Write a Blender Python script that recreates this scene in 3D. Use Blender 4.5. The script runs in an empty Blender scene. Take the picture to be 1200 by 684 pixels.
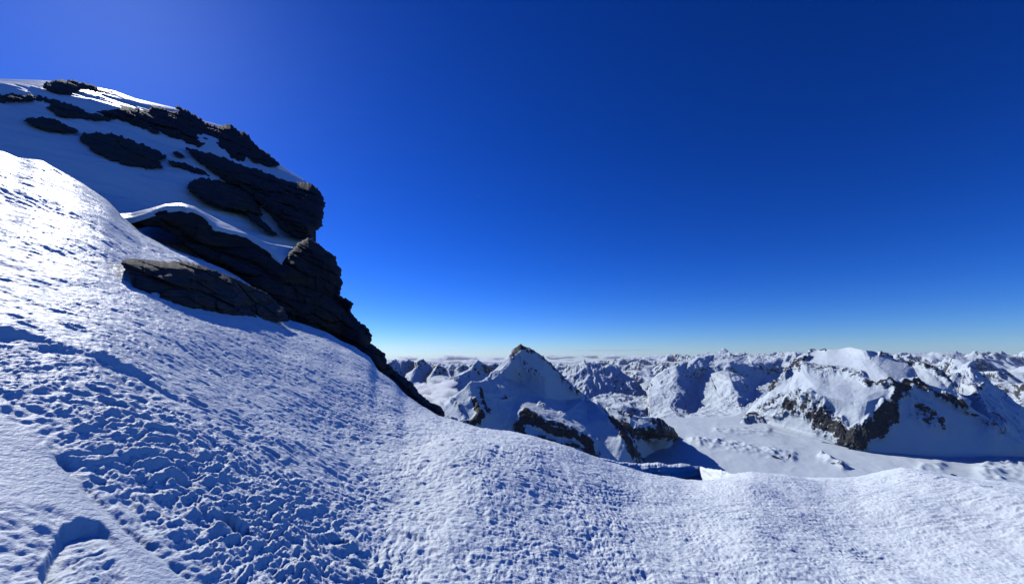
import bpy, math
import numpy as np
from mathutils import Vector
from mathutils.geometry import delaunay_2d_cdt

# ------------------------------------------------------------------ camera, sky, sun, exposure
SC = bpy.context.scene
COL = SC.collection
W0, H0, FPX = 1200.0, 684.0, 460.0          # photograph size and focal length in its pixels
PITCH = math.atan((415 - 342) / FPX)        # the horizon lies at y = 415
SUN_EL, SUN_AZ = 35.0, -49.5                # degrees; azimuth from +Y, positive to +X

cam = bpy.data.cameras.new('camera')
cam.sensor_fit = 'HORIZONTAL'; cam.sensor_width = 36.0; cam.lens = FPX / W0 * 36.0
cam.clip_start = 0.05; cam.clip_end = 400000.0
cam_o = bpy.data.objects.new('camera', cam); COL.objects.link(cam_o)
cam_o.location = (0, 0, 0); cam_o.rotation_euler = (math.pi / 2 + PITCH, 0, 0)
SC.camera = cam_o

world = bpy.data.worlds.new('World'); SC.world = world; world.use_nodes = True
nt = world.node_tree; nt.nodes.clear()
sky = nt.nodes.new('ShaderNodeTexSky'); sky.sky_type = 'NISHITA'; sky.sun_disc = False
sky.sun_elevation = math.radians(SUN_EL); sky.sun_rotation = math.radians(SUN_AZ)
sky.altitude = 3600; sky.air_density = 1.25; sky.dust_density = 2.0; sky.ozone_density = 10.0
hs = nt.nodes.new('ShaderNodeHueSaturation'); hs.inputs['Hue'].default_value = .513; hs.inputs['Saturation'].default_value = 1.17
bg = nt.nodes.new('ShaderNodeBackground'); bg.inputs['Strength'].default_value = 0.071
wo = nt.nodes.new('ShaderNodeOutputWorld')
gm = nt.nodes.new('ShaderNodeGamma'); gm.inputs['Gamma'].default_value = 1.3
tn = nt.nodes.new('ShaderNodeMixRGB'); tn.blend_type = 'MULTIPLY'; tn.inputs['Fac'].default_value = 1; tn.inputs['Color2'].default_value = (.95, .97, .96, 1)
nt.links.new(sky.outputs[0], hs.inputs['Color']); nt.links.new(hs.outputs[0], gm.inputs['Color']); nt.links.new(gm.outputs[0], tn.inputs['Color1']); nt.links.new(tn.outputs[0], bg.inputs['Color'])
nt.links.new(bg.outputs[0], wo.inputs['Surface'])

sl = bpy.data.lights.new('sun', 'SUN'); sl.energy = 4.1; sl.angle = math.radians(0.5); sl.color = (1.0, 1.0, 0.97)
sun_o = bpy.data.objects.new('sun', sl); COL.objects.link(sun_o)
_e, _a = math.radians(SUN_EL), math.radians(SUN_AZ)
SUNV = Vector((math.cos(_e) * math.sin(_a), math.cos(_e) * math.cos(_a), math.sin(_e)))
sun_o.rotation_euler = SUNV.to_track_quat('Z', 'Y').to_euler(); sun_o.location = SUNV * 60

vs = SC.view_settings
vs.view_transform = 'Standard'; vs.look = 'None'; vs.exposure = 0.0; vs.gamma = 1.0; vs.use_curve_mapping = False
SC.render.engine = 'CYCLES'
SC.cycles.use_denoising = True
SC.cycles.max_bounces = 5; SC.cycles.diffuse_bounces = 0; SC.cycles.glossy_bounces = 2
SC.cycles.volume_bounces = 3; SC.cycles.transparent_max_bounces = 24

# ------------------------------------------------------------------ picture <-> world helpers
CP, SP = math.cos(PITCH), math.sin(PITCH)
def ray(px, py):
    """direction (x, y, z) through a photo pixel; arrays allowed"""
    x = (np.asarray(px, float) - W0 / 2) / FPX; u = (H0 / 2 - np.asarray(py, float)) / FPX
    return np.stack([x, CP - u * SP, u * CP + SP], -1)
def at(px, py, d):
    """the point at horizontal distance d along the line of sight through a pixel"""
    r = ray(px, py); h = np.hypot(r[..., 0], r[..., 1])
    return r * (np.asarray(d, float) / h)[..., None]
def pix(P):
    x, y, z = P[..., 0], P[..., 1], P[..., 2]
    f = y * CP + z * SP; u = z * CP - y * SP
    f = np.where(f < 1e-3, 1e-3, f)
    return W0 / 2 + FPX * x / f, H0 / 2 - FPX * u / f
def sstep(a, b, x):
    t = np.clip((x - a) / (b - a), 0, 1); return t * t * (3 - 2 * t)

# ------------------------------------------------------------------ noise
_rng = np.random.RandomState(7)
_P = _rng.permutation(256); _P = np.concatenate([_P, _P, _P])
_A = _rng.rand(256) * 2 * math.pi
_G2 = np.stack([np.cos(_A), np.sin(_A)], -1).astype(np.float32)
_g = _rng.randn(256, 3); _G3 = (_g / np.linalg.norm(_g, axis=1)[:, None]).astype(np.float32)
_R1 = _rng.rand(256).astype(np.float32)
def n2(x, y, s=0):
    x = np.asarray(x, np.float64) + s * 17.31; y = np.asarray(y, np.float64) - s * 9.73
    xi = np.floor(x).astype(np.int64); yi = np.floor(y).astype(np.int64)
    fx = (x - xi).astype(np.float32); fy = (y - yi).astype(np.float32); xi &= 255; yi &= 255
    u = fx * fx * fx * (fx * (fx * 6 - 15) + 10); v = fy * fy * fy * (fy * (fy * 6 - 15) + 10)
    def g(ix, iy, dx, dy):
        q = _G2[_P[_P[ix] + iy]]; return q[..., 0] * dx + q[..., 1] * dy
    x1 = (xi + 1) & 255; y1 = (yi + 1) & 255
    a = g(xi, yi, fx, fy); b = g(x1, yi, fx - 1, fy); c = g(xi, y1, fx, fy - 1); d = g(x1, y1, fx - 1, fy - 1)
    a += u * (b - a); c += u * (d - c)
    return 1.5 * (a + v * (c - a))
def n3(p, s=0):
    p = np.asarray(p, np.float64) + s * np.array([13.7, 7.9, 21.3])
    i = np.floor(p).astype(np.int64); f = (p - i).astype(np.float32); i &= 255; j = (i + 1) & 255
    w = f * f * f * (f * (f * 6 - 15) + 10)
    out = 0
    for a in (0, 1):
        xa = j[..., 0] if a else i[..., 0]; wa = w[..., 0] if a else 1 - w[..., 0]
        for b in (0, 1):
            yb = j[..., 1] if b else i[..., 1]; wb = w[..., 1] if b else 1 - w[..., 1]
            for c in (0, 1):
                zc = j[..., 2] if c else i[..., 2]; wc = w[..., 2] if c else 1 - w[..., 2]
                g = _G3[_P[_P[_P[xa] + yb] + zc]]
                out = out + wa * wb * wc * (g[..., 0] * (f[..., 0] - a) + g[..., 1] * (f[..., 1] - b) + g[..., 2] * (f[..., 2] - c))
    return 1.5 * out
def fbm2(x, y, o=4, s=0, gain=.5):
    r = 0; a = 1.0
    for k in range(o):
        r = r + a * n2(x, y, s + k); x = x * 2.03 + y * .17; y = y * 2.03 - x * .08; a *= gain
    return r
def ridge2(x, y, o=5, s=0, gain=.5):
    r = 0; a = 1.0; w = 1.0; tot = 0
    for k in range(o):
        v = 1 - np.abs(n2(x, y, s + k)) * 1.35; v = np.clip(v, 0, 1) ** 2 * w
        r = r + a * v; tot += a; w = np.clip(v * 1.7, 0.12, 1)
        x, y = x * 2.07 + y * .21, y * 2.07 - x * .21; a *= gain
    return r / tot
def fbm3(p, o=4, s=0, gain=.5):
    r = 0; a = 1.0
    for k in range(o):
        r = r + a * n3(p, s + k); p = p * 2.03; a *= gain
    return r
def hsh(a, b=0, c=0):
    return _R1[_P[_P[_P[np.asarray(a).astype(np.int64) & 255] + (np.asarray(b).astype(np.int64) & 255)] + (np.asarray(c).astype(np.int64) & 255)]]

def gullies(x, y, gx, gy, wl, octs=4, gain=.45, seed=0):
    """branching gullies that run down the slope (gx, gy), first spacing wl; about -1..1, in units of the first octave"""
    x = np.asarray(x, np.float32) / wl; y = np.asarray(y, np.float32) / wl
    dx, dy = gy * 1.25, -gx * 1.25; m = np.hypot(dx, dy); k = np.minimum(1, 1.5 / (m + 1e-6)); dx = (dx * k).astype(np.float32); dy = (dy * k).astype(np.float32)
    H = np.zeros_like(x); hx = np.zeros_like(x); hy = np.zeros_like(x); a = 1.0; f = 1.0
    for o in range(octs):
        X, Y = x * f, y * f; ix = np.floor(X); iy = np.floor(Y); fx, fy = X - ix, Y - iy; ix = ix.astype(np.int64); iy = iy.astype(np.int64)
        ux, uy = dx + hy * .8, dy - hx * .8; va = 0; wt = 0; vs = 0
        for i in (-1, 0, 1):
            for j in (-1, 0, 1):
                c = _P[_P[(ix + i) & 255] + ((iy + j) & 255)] + (seed + o * 31) % 200
                px_ = fx - i - _R1[_P[c] ] * .6 - .2; py_ = fy - j - _R1[_P[_P[c]]] * .6 - .2
                w = np.exp(-2 * (px_ * px_ + py_ * py_)); ph = (px_ * ux + py_ * uy) * np.float32(2 * math.pi)
                wt = wt + w; va = va + np.cos(ph) * w; vs = vs - np.sin(ph) * w
        va = va / wt; vs = vs / wt
        H += a * va; hx += a * vs * ux; hy += a * vs * uy; a *= gain; f *= 2.0
    return H
# ------------------------------------------------------------------ mesh helpers
def mesh_obj(name, V, F, mat, parent=None, smooth=True, attrs=None):
    V = np.asarray(V, np.float32).reshape(-1, 3); F = np.asarray(F, np.int32)
    me = bpy.data.meshes.new(name); n = F.shape[1]
    me.vertices.add(len(V)); me.vertices.foreach_set('co', V.ravel())
    me.loops.add(F.size); me.loops.foreach_set('vertex_index', F.ravel())
    me.polygons.add(len(F)); me.polygons.foreach_set('loop_start', np.arange(0, F.size, n, dtype=np.int32))
    me.polygons.foreach_set('use_smooth', np.full(len(F), smooth, dtype=bool))
    me.update(calc_edges=True)
    for k, v in (attrs or {}).items():
        a = me.attributes.new(k, 'FLOAT', 'POINT'); a.data.foreach_set('value', np.asarray(v, np.float32).ravel())
    me.materials.append(mat)
    o = bpy.data.objects.new(name, me); COL.objects.link(o)
    if parent: o.parent = parent
    return o
def grid_faces(nr, nc):
    i = np.arange(nr - 1)[:, None] * nc + np.arange(nc - 1)[None, :]
    return np.stack([i, i + 1, i + nc + 1, i + nc], -1).reshape(-1, 4)
def tag(o, label=None, cat=None, group=None, kind=None):
    if label: o['label'] = label
    if cat: o['category'] = cat
    if group: o['group'] = group
    if kind: o['kind'] = kind
    return o
def inside(poly, x, y):
    poly = np.asarray(poly, float); c = np.zeros(np.shape(x), bool); j = len(poly) - 1
    for i in range(len(poly)):
        xi, yi = poly[i]; xj, yj = poly[j]
        if yi != yj:
            c ^= ((yi > y) != (yj > y)) & (x < (xj - xi) * (y - yi) / (yj - yi) + xi)
        j = i
    return c
def dist_line(pts, x, y, closed=False):
    pts = np.asarray(pts, float); d = np.full(np.shape(x), 1e9)
    n = len(pts)
    for i in range(n if closed else n - 1):
        a = pts[i]; b = pts[(i + 1) % n]; e = b - a; L = max(e @ e, 1e-9)
        t = np.clip(((x - a[0]) * e[0] + (y - a[1]) * e[1]) / L, 0, 1)
        d = np.minimum(d, np.hypot(x - a[0] - t * e[0], y - a[1] - t * e[1]))
    return d
def sdist(poly, x, y):
    """signed distance to an outline, positive inside"""
    d = dist_line(poly, x, y, True); return np.where(inside(poly, x, y), d, -d)
def interp(tab, x):
    tab = np.asarray(tab, float); return np.interp(x, tab[:, 0], tab[:, 1])

# ------------------------------------------------------------------ materials
def node_mat(name):
    m = bpy.data.materials.new(name); m.use_nodes = True
    t = m.node_tree; b = t.nodes['Principled BSDF']; return m, t, b
def add(t, kind, **kw):
    n = t.nodes.new(kind)
    for k, v in kw.items():
        if k in n.inputs.keys(): n.inputs[k].default_value = v
        else: setattr(n, k, v)
    return n
def ramp(t, fac, stops):
    r = t.nodes.new('ShaderNodeValToRGB'); el = r.color_ramp.elements
    while len(el) < len(stops): el.new(.5)
    for e, (p, c) in zip(el, stops): e.position = p; e.color = (*c, 1)
    t.links.new(fac, r.inputs[0]); return r
SNOW = (.86, .88, .91)
def snow_mat(name, scale, strength, dist, rough=.5, scale2=None):
    m, t, b = node_mat(name)
    g = t.nodes.new('ShaderNodeNewGeometry')
    a = add(t, 'ShaderNodeTexNoise', Scale=scale, Detail=4.0, Roughness=.6); t.links.new(g.outputs['Position'], a.inputs['Vector'])
    bp = add(t, 'ShaderNodeBump', Strength=strength, Distance=dist)
    t.links.new(a.outputs['Fac'], bp.inputs['Height']); t.links.new(bp.outputs[0], b.inputs['Normal'])
    c = add(t, 'ShaderNodeTexNoise', Scale=scale * .07, Detail=3.0); t.links.new(g.outputs['Position'], c.inputs['Vector'])
    r = ramp(t, c.outputs['Fac'], [(.3, (.76, .84, .88)), (.7, (.82, .88, .91))])
    t.links.new(r.outputs[0], b.inputs['Base Color'])
    b.inputs['Roughness'].default_value = rough
    b.inputs['Specular IOR Level'].default_value = .06
    return m
M_SNOW = snow_mat('near_snow', 38.0, .55, .02)
M_SNOWFACE = snow_mat('face_snow', 9.0, .35, .05, .5)
M_SNOWCAP = snow_mat('cap_snow', 14.0, .4, .03, .4)

def rock_mat(name, dark, mid, light, scale):
    m, t, b = node_mat(name)
    g = t.nodes.new('ShaderNodeNewGeometry')
    mp = add(t, 'ShaderNodeMapping'); mp.inputs['Rotation'].default_value = (.3, .55, .2); mp.inputs['Scale'].default_value = (1, 1, 4.0)
    t.links.new(g.outputs['Position'], mp.inputs['Vector'])
    a = add(t, 'ShaderNodeTexNoise', Scale=scale, Detail=7.0, Roughness=.65); t.links.new(mp.outputs[0], a.inputs['Vector'])
    c = add(t, 'ShaderNodeTexNoise', Scale=scale * 3.1, Detail=5.0, Roughness=.7); t.links.new(g.outputs['Position'], c.inputs['Vector'])
    r = ramp(t, a.outputs['Fac'], [(.3, dark), (.52, mid), (.75, light)])
    sp = ramp(t, c.outputs['Fac'], [(.62, (0, 0, 0)), (.74, (1, 1, 1))])
    mx = add(t, 'ShaderNodeMixRGB'); mx.inputs['Color2'].default_value = (light[0] * 1.5, light[1] * 1.5, light[2] * 1.35, 1)
    t.links.new(sp.outputs[0], mx.inputs['Fac']); t.links.new(r.outputs[0], mx.inputs['Color1'])
    w = add(t, 'ShaderNodeTexNoise', Scale=scale * .45, Detail=5.0, Roughness=.6); t.links.new(g.outputs['Position'], w.inputs['Vector'])
    wr = ramp(t, w.outputs['Fac'], [(.42, (.78, .9, 1.05)), (.50, (1, 1, 1)), (.62, (1.5, 1.18, .85))])
    mw = add(t, 'ShaderNodeMixRGB', blend_type='MULTIPLY'); mw.inputs['Fac'].default_value = 1
    t.links.new(mx.outputs[0], mw.inputs['Color1']); t.links.new(wr.outputs[0], mw.inputs['Color2']); t.links.new(mw.outputs[0], b.inputs['Base Color'])
    b.inputs['Roughness'].default_value = .85; b.inputs['Specular IOR Level'].default_value = .25
    bp = add(t, 'ShaderNodeBump', Strength=.8, Distance=.06); t.links.new(a.outputs['Fac'], bp.inputs['Height'])
    t.links.new(bp.outputs[0], b.inputs['Normal'])
    return m
M_ROCK = rock_mat('crag_rock', (.02, .019, .02), (.034, .031, .03), (.066, .058, .05), 1.6)
M_SLAB = rock_mat('slab_rock', (.022, .025, .025), (.04, .042, .041), (.075, .074, .066), 1.2)
M_BOULDER = rock_mat('boulder_rock', (.03, .029, .03), (.06, .055, .052), (.12, .108, .096), 3.2)

def mountain_mat(name, scale, rock_dark=(.018, .019, .023), rock_light=(.055, .052, .052), bump=.6, dist=8.0, nz=.5):
    """snow with rock where the mesh says so ('rock' attribute), broken up by noise"""
    m, t, b = node_mat(name)
    g = t.nodes.new('ShaderNodeNewGeometry')
    at_ = add(t, 'ShaderNodeAttribute', attribute_name='rock')
    a = add(t, 'ShaderNodeTexNoise', Scale=scale, Detail=6.0, Roughness=.68); t.links.new(g.outputs['Position'], a.inputs['Vector'])
    s1 = add(t, 'ShaderNodeMath', operation='MULTIPLY_ADD'); s1.inputs[1].default_value = nz * 4; s1.inputs[2].default_value = -nz * 2
    t.links.new(a.outputs['Fac'], s1.inputs[0])
    s2 = add(t, 'ShaderNodeMath', operation='ADD'); t.links.new(at_.outputs['Fac'], s2.inputs[0]); t.links.new(s1.outputs[0], s2.inputs[1])
    r = ramp(t, s2.outputs[0], [(.46, (0, 0, 0)), (.56, (1, 1, 1))])
    c = add(t, 'ShaderNodeTexNoise', Scale=scale * 2.6, Detail=4.0); t.links.new(g.outputs['Position'], c.inputs['Vector'])
    rc = ramp(t, c.outputs['Fac'], [(.35, rock_dark), (.7, rock_light)])
    mx = add(t, 'ShaderNodeMixRGB'); mx.inputs['Color1'].default_value = (.60, .67, .71, 1)
    t.links.new(r.outputs[0], mx.inputs['Fac']); t.links.new(rc.outputs[0], mx.inputs['Color2'])
    t.links.new(mx.outputs[0], b.inputs['Base Color'])
    b.inputs['Roughness'].default_value = .7; b.inputs['Specular IOR Level'].default_value = .15
    bp = add(t, 'ShaderNodeBump', Strength=bump, Distance=dist); t.links.new(a.outputs['Fac'], bp.inputs['Height'])
    t.links.new(bp.outputs[0], b.inputs['Normal'])
    return m
M_PYR = mountain_mat('pyramid_rock_snow', .03, bump=.7, dist=6)
M_FLAT = mountain_mat('summit_rock_snow', .026, bump=.7, dist=7)
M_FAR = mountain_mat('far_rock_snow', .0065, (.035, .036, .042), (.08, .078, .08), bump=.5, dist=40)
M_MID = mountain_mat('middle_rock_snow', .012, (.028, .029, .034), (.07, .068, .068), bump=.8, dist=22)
M_GLACIER = mountain_mat('glacier_snow', .004, bump=.25, dist=6)

# ------------------------------------------------------------------ the near snow slope
HC = 1.7                                     # eye height above the snow
EDGE = [(-420, 150), (-200, 165), (0, 178), (23, 187), (50, 189), (64, 198), (96, 215), (129, 237), (143, 253), (164, 271), (205, 294),
        (250, 312), (275, 323), (297, 337), (320, 357), (337, 374), (352, 379), (382, 391), (400, 401), (415, 407), (435, 421), (440, 431),
        (462, 449), (475, 464), (495, 475), (520, 487), (560, 499), (595, 507), (628, 515), (660, 526), (693, 537), (719, 546), (750, 556),
        (777, 561), (798, 563), (822, 563.5), (840, 562), (858, 558), (880, 554.5), (917, 557.5), (968, 561.6), (1002, 560), (1030, 554.5),
        (1058, 550.5), (1087, 551), (1115, 556), (1144, 561.6), (1172, 566), (1200, 570), (1400, 600), (1700, 620)]
REACH = [(-420, 22), (0, 22), (140, 19.5), (300, 17.5), (340, 16.8), (400, 16), (435, 15.3), (462, 13.4), (495, 11), (520, 9.4), (560, 8.7), (600, 8.5), (700, 8.6), (760, 9), (860, 10), (968, 13), (1058, 15), (1200, 14), (1700, 14)]
_e = np.asarray(EDGE, float); _r = ray(_e[:, 0], _e[:, 1])
EDGE_AZ = np.arctan2(_r[:, 0], _r[:, 1]); EDGE_T = _r[:, 2] / np.hypot(_r[:, 0], _r[:, 1])
_q = ray([p for p, _ in REACH], [420] * len(REACH)); REACH_AZ = np.arctan2(_q[:, 0], _q[:, 1]); REACH_R = np.array([d for _, d in REACH])
_az = np.linspace(-2.6, 2.6, 5201)
_t = np.interp(_az, EDGE_AZ, EDGE_T); _d = np.interp(_az, REACH_AZ, REACH_R)
def _gauss(v, s):
    k = np.arange(-4 * s, 4 * s + 1); w = np.exp(-.5 * (k / s) ** 2); w /= w.sum()
    return np.convolve(np.pad(v, 4 * s, mode='edge'), w, 'valid')
_tw = _gauss(_t, 170); _t = _gauss(_t, 6); _d = _gauss(_d, 50)
def slope_z(x, y):
    az = np.arctan2(x, y); r = np.hypot(x, y)
    rs = np.interp(az, _az, _d); u = np.minimum(r / rs, 1.6); k = sstep(.3, 1, u)
    t = np.interp(az, _az, _t) * k + np.interp(az, _az, _tw) * (1 - k)
    # directions very near the feet average out to a plane
    return -HC * (1 - u * u) ** 2 + t * r - np.maximum(r / rs - 1.6, 0) * rs * .75
def ground_hit(px, py):
    """point on the near slope seen through a pixel (nearest hit)"""
    d = ray(px, py); d = d / math.hypot(d[0], d[1]); r = np.linspace(.8, 30, 6000)
    f = d[2] * r - slope_z(d[0] * r, d[1] * r); k = np.argmax(f <= 0) if (f <= 0).any() else np.argmin(f)
    return d * r[k]

ROUGH = [(-60, 400), (0, 398), (70, 415), (150, 440), (215, 478), (300, 520), (390, 575), (470, 640), (520, 720), (250, 720), (235, 684), (200, 655), (150, 612), (105, 572), (60, 520), (0, 488), (-60, 470)]
MIDROUGH = [(215, 478), (330, 470), (430, 500), (560, 500), (700, 545), (820, 590), (900, 700), (400, 720), (380, 560)]
TRACK = [(-60, 470), (0, 494), (62, 528), (108, 580), (152, 620), (200, 662), (245, 700), (180, 720), (150, 690), (125, 650), (100, 610), (60, 590), (-60, 585)]
PIT = [(46, 668), (56, 640), (74, 611), (95, 603), (118, 607), (140, 630), (165, 660), (185, 720), (60, 720)]
LIP = [(-60, 392), (0, 397), (30, 403), (75, 417), (120, 424), (170, 443), (215, 470), (262, 500)]
HOLES = [(18, 378, 1.2), (30, 389, 1.1), (80, 365, .9), (78, 387, 1), (90, 392, 1), (241, 447, 1.2), (254, 433, 1), (231, 472, 1.2), (317, 531, 1.3), (417, 510, 1), (448, 516, .8),
         (387, 525, .9), (418, 510, .9), (476, 529, .7), (331, 472, .8), (502, 500, .7), (397, 637, 1),
         (348, 445, .7), (300, 430, .6), (275, 617, 1.5), (265, 610, 1), (130, 480, 1.4), (160, 470, 1.2), (120, 560, .8), (215, 565, 1.2), (340, 575, 1), (610, 560, .7), (640, 590, .8)]

def slope_detail(x, y, px, py):
    """relief of the snow surface in metres: wind ribs, chopped snow, ski track, pits"""
    r = np.hypot(x, y)
    warp = .12 * n2(x * 1.1, y * 1.1, 3); wy = .12 * n2(x * 1.1, y * 1.1, 5)
    X, Y = x + warp, y + wy
    ang = math.radians(10); ca, sa = math.cos(ang), math.sin(ang)
    U, V = X * ca + Y * sa, -X * sa + Y * ca             # U runs along the wind ribs
    cb, sb = math.cos(math.radians(86)), math.sin(math.radians(86))
    A, B = X * cb + Y * sb, -X * sb + Y * cb             # A runs along the scoops of the chopped snow
    rough = sstep(-22, 55, sdist(ROUGH, px, py) + 14 * n2(x * 1.7, y * 1.7, 11))
    mid = sstep(-50, 60, sdist(MIDROUGH, px, py) + 25 * n2(x * 1.1, y * 1.1, 12))
    track = sstep(-6, 6, sdist(TRACK, px, py) + 3 * n2(x * 3, y * 3, 13))
    sp = sdist(PIT, px, py) + 3 * n2(x * 4, y * 4, 14); pit = sstep(-2, 5, sp)
    rough = np.maximum(rough * (1 - track), .55 * pit * sstep(8, 30, sp))
    left = sstep(420, 120, px) * sstep(470, 330, py)
    d = .10 * fbm2(x * .35, y * .35, 3, 20) * sstep(1.5, 5, r)
    # wind ribs, long on the upper left slope
    rib = 1 - np.abs(n2(U * .9, V * 4.6, 21)) * 2; rib2 = 1 - np.abs(n2(U * 2.3, V * 11, 22)) * 2
    patch = sstep(-.25, .45, n2(U * .35, V * .8, 23))
    calm = (1 - .85 * track) * (1 - .6 * pit)
    d = d + calm * (.020 * rib * (.4 + .45 * left) + .010 * rib2) * (.35 + .65 * patch)
    d = d + calm * (1 - .3 * sstep(420, 700, px)) * .014 * fbm2(X * 3.4, Y * 4.6, 3, 24)
    # small sun cups everywhere
    cup = np.abs(n2(X * 7.5, Y * 9.5, 25)); calm2 = calm * (1 - .38 * sstep(420, 700, px)); d = d + calm2 * .017 * (cup - .3) * (1 - .5 * left)
    cup2 = np.abs(n2(U * 14, V * 19, 26)); d = d + (calm * .009 + .003) * (cup2 - .3)
    # broken, chopped snow
    wa = .05 * n2(X * 6, Y * 6, 36); A2, B2 = A + wa, B - wa
    b1 = np.abs(n2(A2 * 2.6, B2 * 8.5, 27)); b2 = np.abs(n2(A2 * 6, B2 * 18, 28)); b3 = np.abs(n2(X * 27, Y * 29, 29)); b4 = np.abs(n2(X * 52, Y * 54, 30))
    b1 = np.sqrt(b1 * b1 + .012); b2 = np.sqrt(b2 * b2 + .012)
    chop = .075 * b1 + .050 * b2 + .022 * b3 + .009 * b4 + .014 * n2(X * 9, Y * 9, 37)
    big = np.minimum(0, n2(X * 3.1, Y * 3.9, 31) + .2)
    chop = chop + .05 * big
    d = d + .62 * rough * (chop - .045) + mid * (1 - rough) * (.15 * chop - .004 + .032 * np.minimum(0, n2(X * 5.5, Y * 6.5, 32) + .30)) * calm
    # ski track: pressed in below the chopped snow; slab pit; drop along the upper lip
    pe = dist_line([(38, 676), (50, 647), (70, 615), (93, 603), (114, 605)], px, py)
    d = d - .028 * np.exp(-(dist_line([(62, 524), (110, 578), (154, 619), (202, 661), (247, 700)], px, py) / 5) ** 2) * (.5 + .7 * np.abs(n2(x * 2.5, y * 2.5, 41)))
    d = d + .016 * track - .075 * sstep(-2, 8, sp) * np.exp(-pe / 26)
    dl = dist_line(LIP, px, py); below = (py > np.interp(px, [p[0] for p in LIP], [p[1] for p in LIP]))
    wl = sstep(270, 150, px); bl = sstep(-3, 4, np.where(below, dl, -dl) + 3 * n2(X * 4, Y * 4, 38))
    d = d + wl * (-.032 * bl * (.6 + .8 * np.abs(n2(x * 2.2, y * 2.2, 39))) * np.exp(-(dl / 30) ** 2) + .03 * (1 - bl) * np.exp(-(dl / 10) ** 2))
    for hx, hy, s in HOLES:
        g = ground_hit(hx, hy); rr = np.hypot(g[0], g[1]); e = .030 * s * (1 + .03 * rr)
        q = ((x - g[0]) * ca + (y - g[1]) * sa) ** 2 / (1.7 * e) ** 2 + (-(x - g[0]) * sa + (y - g[1]) * ca) ** 2 / e ** 2
        d = d - .030 * s * (1 + .04 * rr) * np.exp(-q) + .012 * s * np.exp(-(np.sqrt(q) - 1.6) ** 2 * 4)
    return d

def build_slope():
    a = np.concatenate([np.linspace(-2.5, -1.0, 110, endpoint=False), np.linspace(-1.0, 1.0, 1500), np.linspace(1.0, 2.5, 111)[1:]])
    r = np.concatenate([np.geomspace(1.2, 27, 1150), np.geomspace(27, 75, 60)[1:]])
    A, R = np.meshgrid(a, r); x, y = R * np.sin(A), R * np.cos(A); z = slope_z(x, y)
    px, py = pix(np.stack([x, y, z], -1))
    fr = sstep(1.45, 1.15, np.abs(A))
    rs = np.interp(A, _az, _d); fade = sstep(1.5, 1.1, R / rs) * .7 + .3
    z = z + slope_detail(x, y, px, py) * np.where(fr > 0, fade, .3)
    return mesh_obj('snow_slope', np.stack([x, y, z], -1), grid_faces(*A.shape), M_SNOW)
tag(build_slope(), 'wind-rippled white snow slope with chopped snow and a ski track in front', 'snow', kind='structure')

# ------------------------------------------------------------------ the upper snow face (lies in its own shade)
FN = np.array([.435, -.435, .788]); FC = -10.02
CREST = [(-420, 60), (-200, 78), (0, 92.5), (47, 94), (70, 96), (107, 101), (135, 107), (160, 116), (185, 122), (212, 128), (240, 142), (270, 150), (292, 163), (315, 184), (340, 201), (357, 211),
         (368, 226), (370, 250), (362, 275), (372, 292), (385, 310), (392, 340), (400, 360), (410, 380), (425, 400), (440, 418), (452, 436), (470, 448), (485, 462), (500, 478), (515, 489), (545, 520)]
def face_d(px, py):
    """horizontal distance of the upper face along a line of sight: a plane with swells"""
    r = ray(px, py); den = np.minimum(r @ FN, -.12); k = FC / den
    return k * np.hypot(r[..., 0], r[..., 1])
CR = np.asarray(CREST, float)
def build_face():
    xs = np.concatenate([np.linspace(-420, -20, 80, endpoint=False), np.linspace(-20, 545, 560)])
    yc = np.interp(xs, CR[:, 0], CR[:, 1]); n = 260
    v = np.linspace(0, 1, n) ** 1.15
    bot = np.maximum(yc + 60, np.interp(xs, [-420, 0, 150, 300, 400, 545], [330, 330, 380, 440, 500, 560]))
    PX = np.broadcast_to(xs, (n, len(xs))); PY = yc + v[:, None] * (bot - yc)
    # crest rolls over: near the crest the surface leans back
    h = PY - yc; d = face_d(PX, PY)
    d = d * (1 + .05 * np.exp(-h / 7.0))
    P = at(PX, PY, d)
    nz = .35 * fbm3(P * .12, 3, 40) + .06 * fbm3(P * np.array([.5, .5, 1.4]), 3, 44) + .012 * fbm3(P * 3, 2, 47)
    P = P + FN * (nz * sstep(0, 10, h))[..., None]
    # back of the ridge: keeps falling away behind the crest
    top = P[0]; nb = 40; out = []
    away = top[:, :2] / np.hypot(top[:, 0], top[:, 1])[:, None]
    for k in range(nb, 0, -1):
        s = (k / nb) ** 1.6 * 40; q = top.copy(); q[:, :2] += away * s; q[:, 2] += top[:, 2] / np.hypot(top[:, 0], top[:, 1]) * s * .55 - s * .28 - .012 * s * s
        out.append(q)
    P = np.concatenate([np.stack(out), P], 0)
    return mesh_obj('snow_face', P, grid_faces(*P.shape[:2]), M_SNOWFACE)
tag(build_face(), 'steep shaded blue snow face rising to the crest among dark slabs', 'snow', kind='structure')

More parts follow.
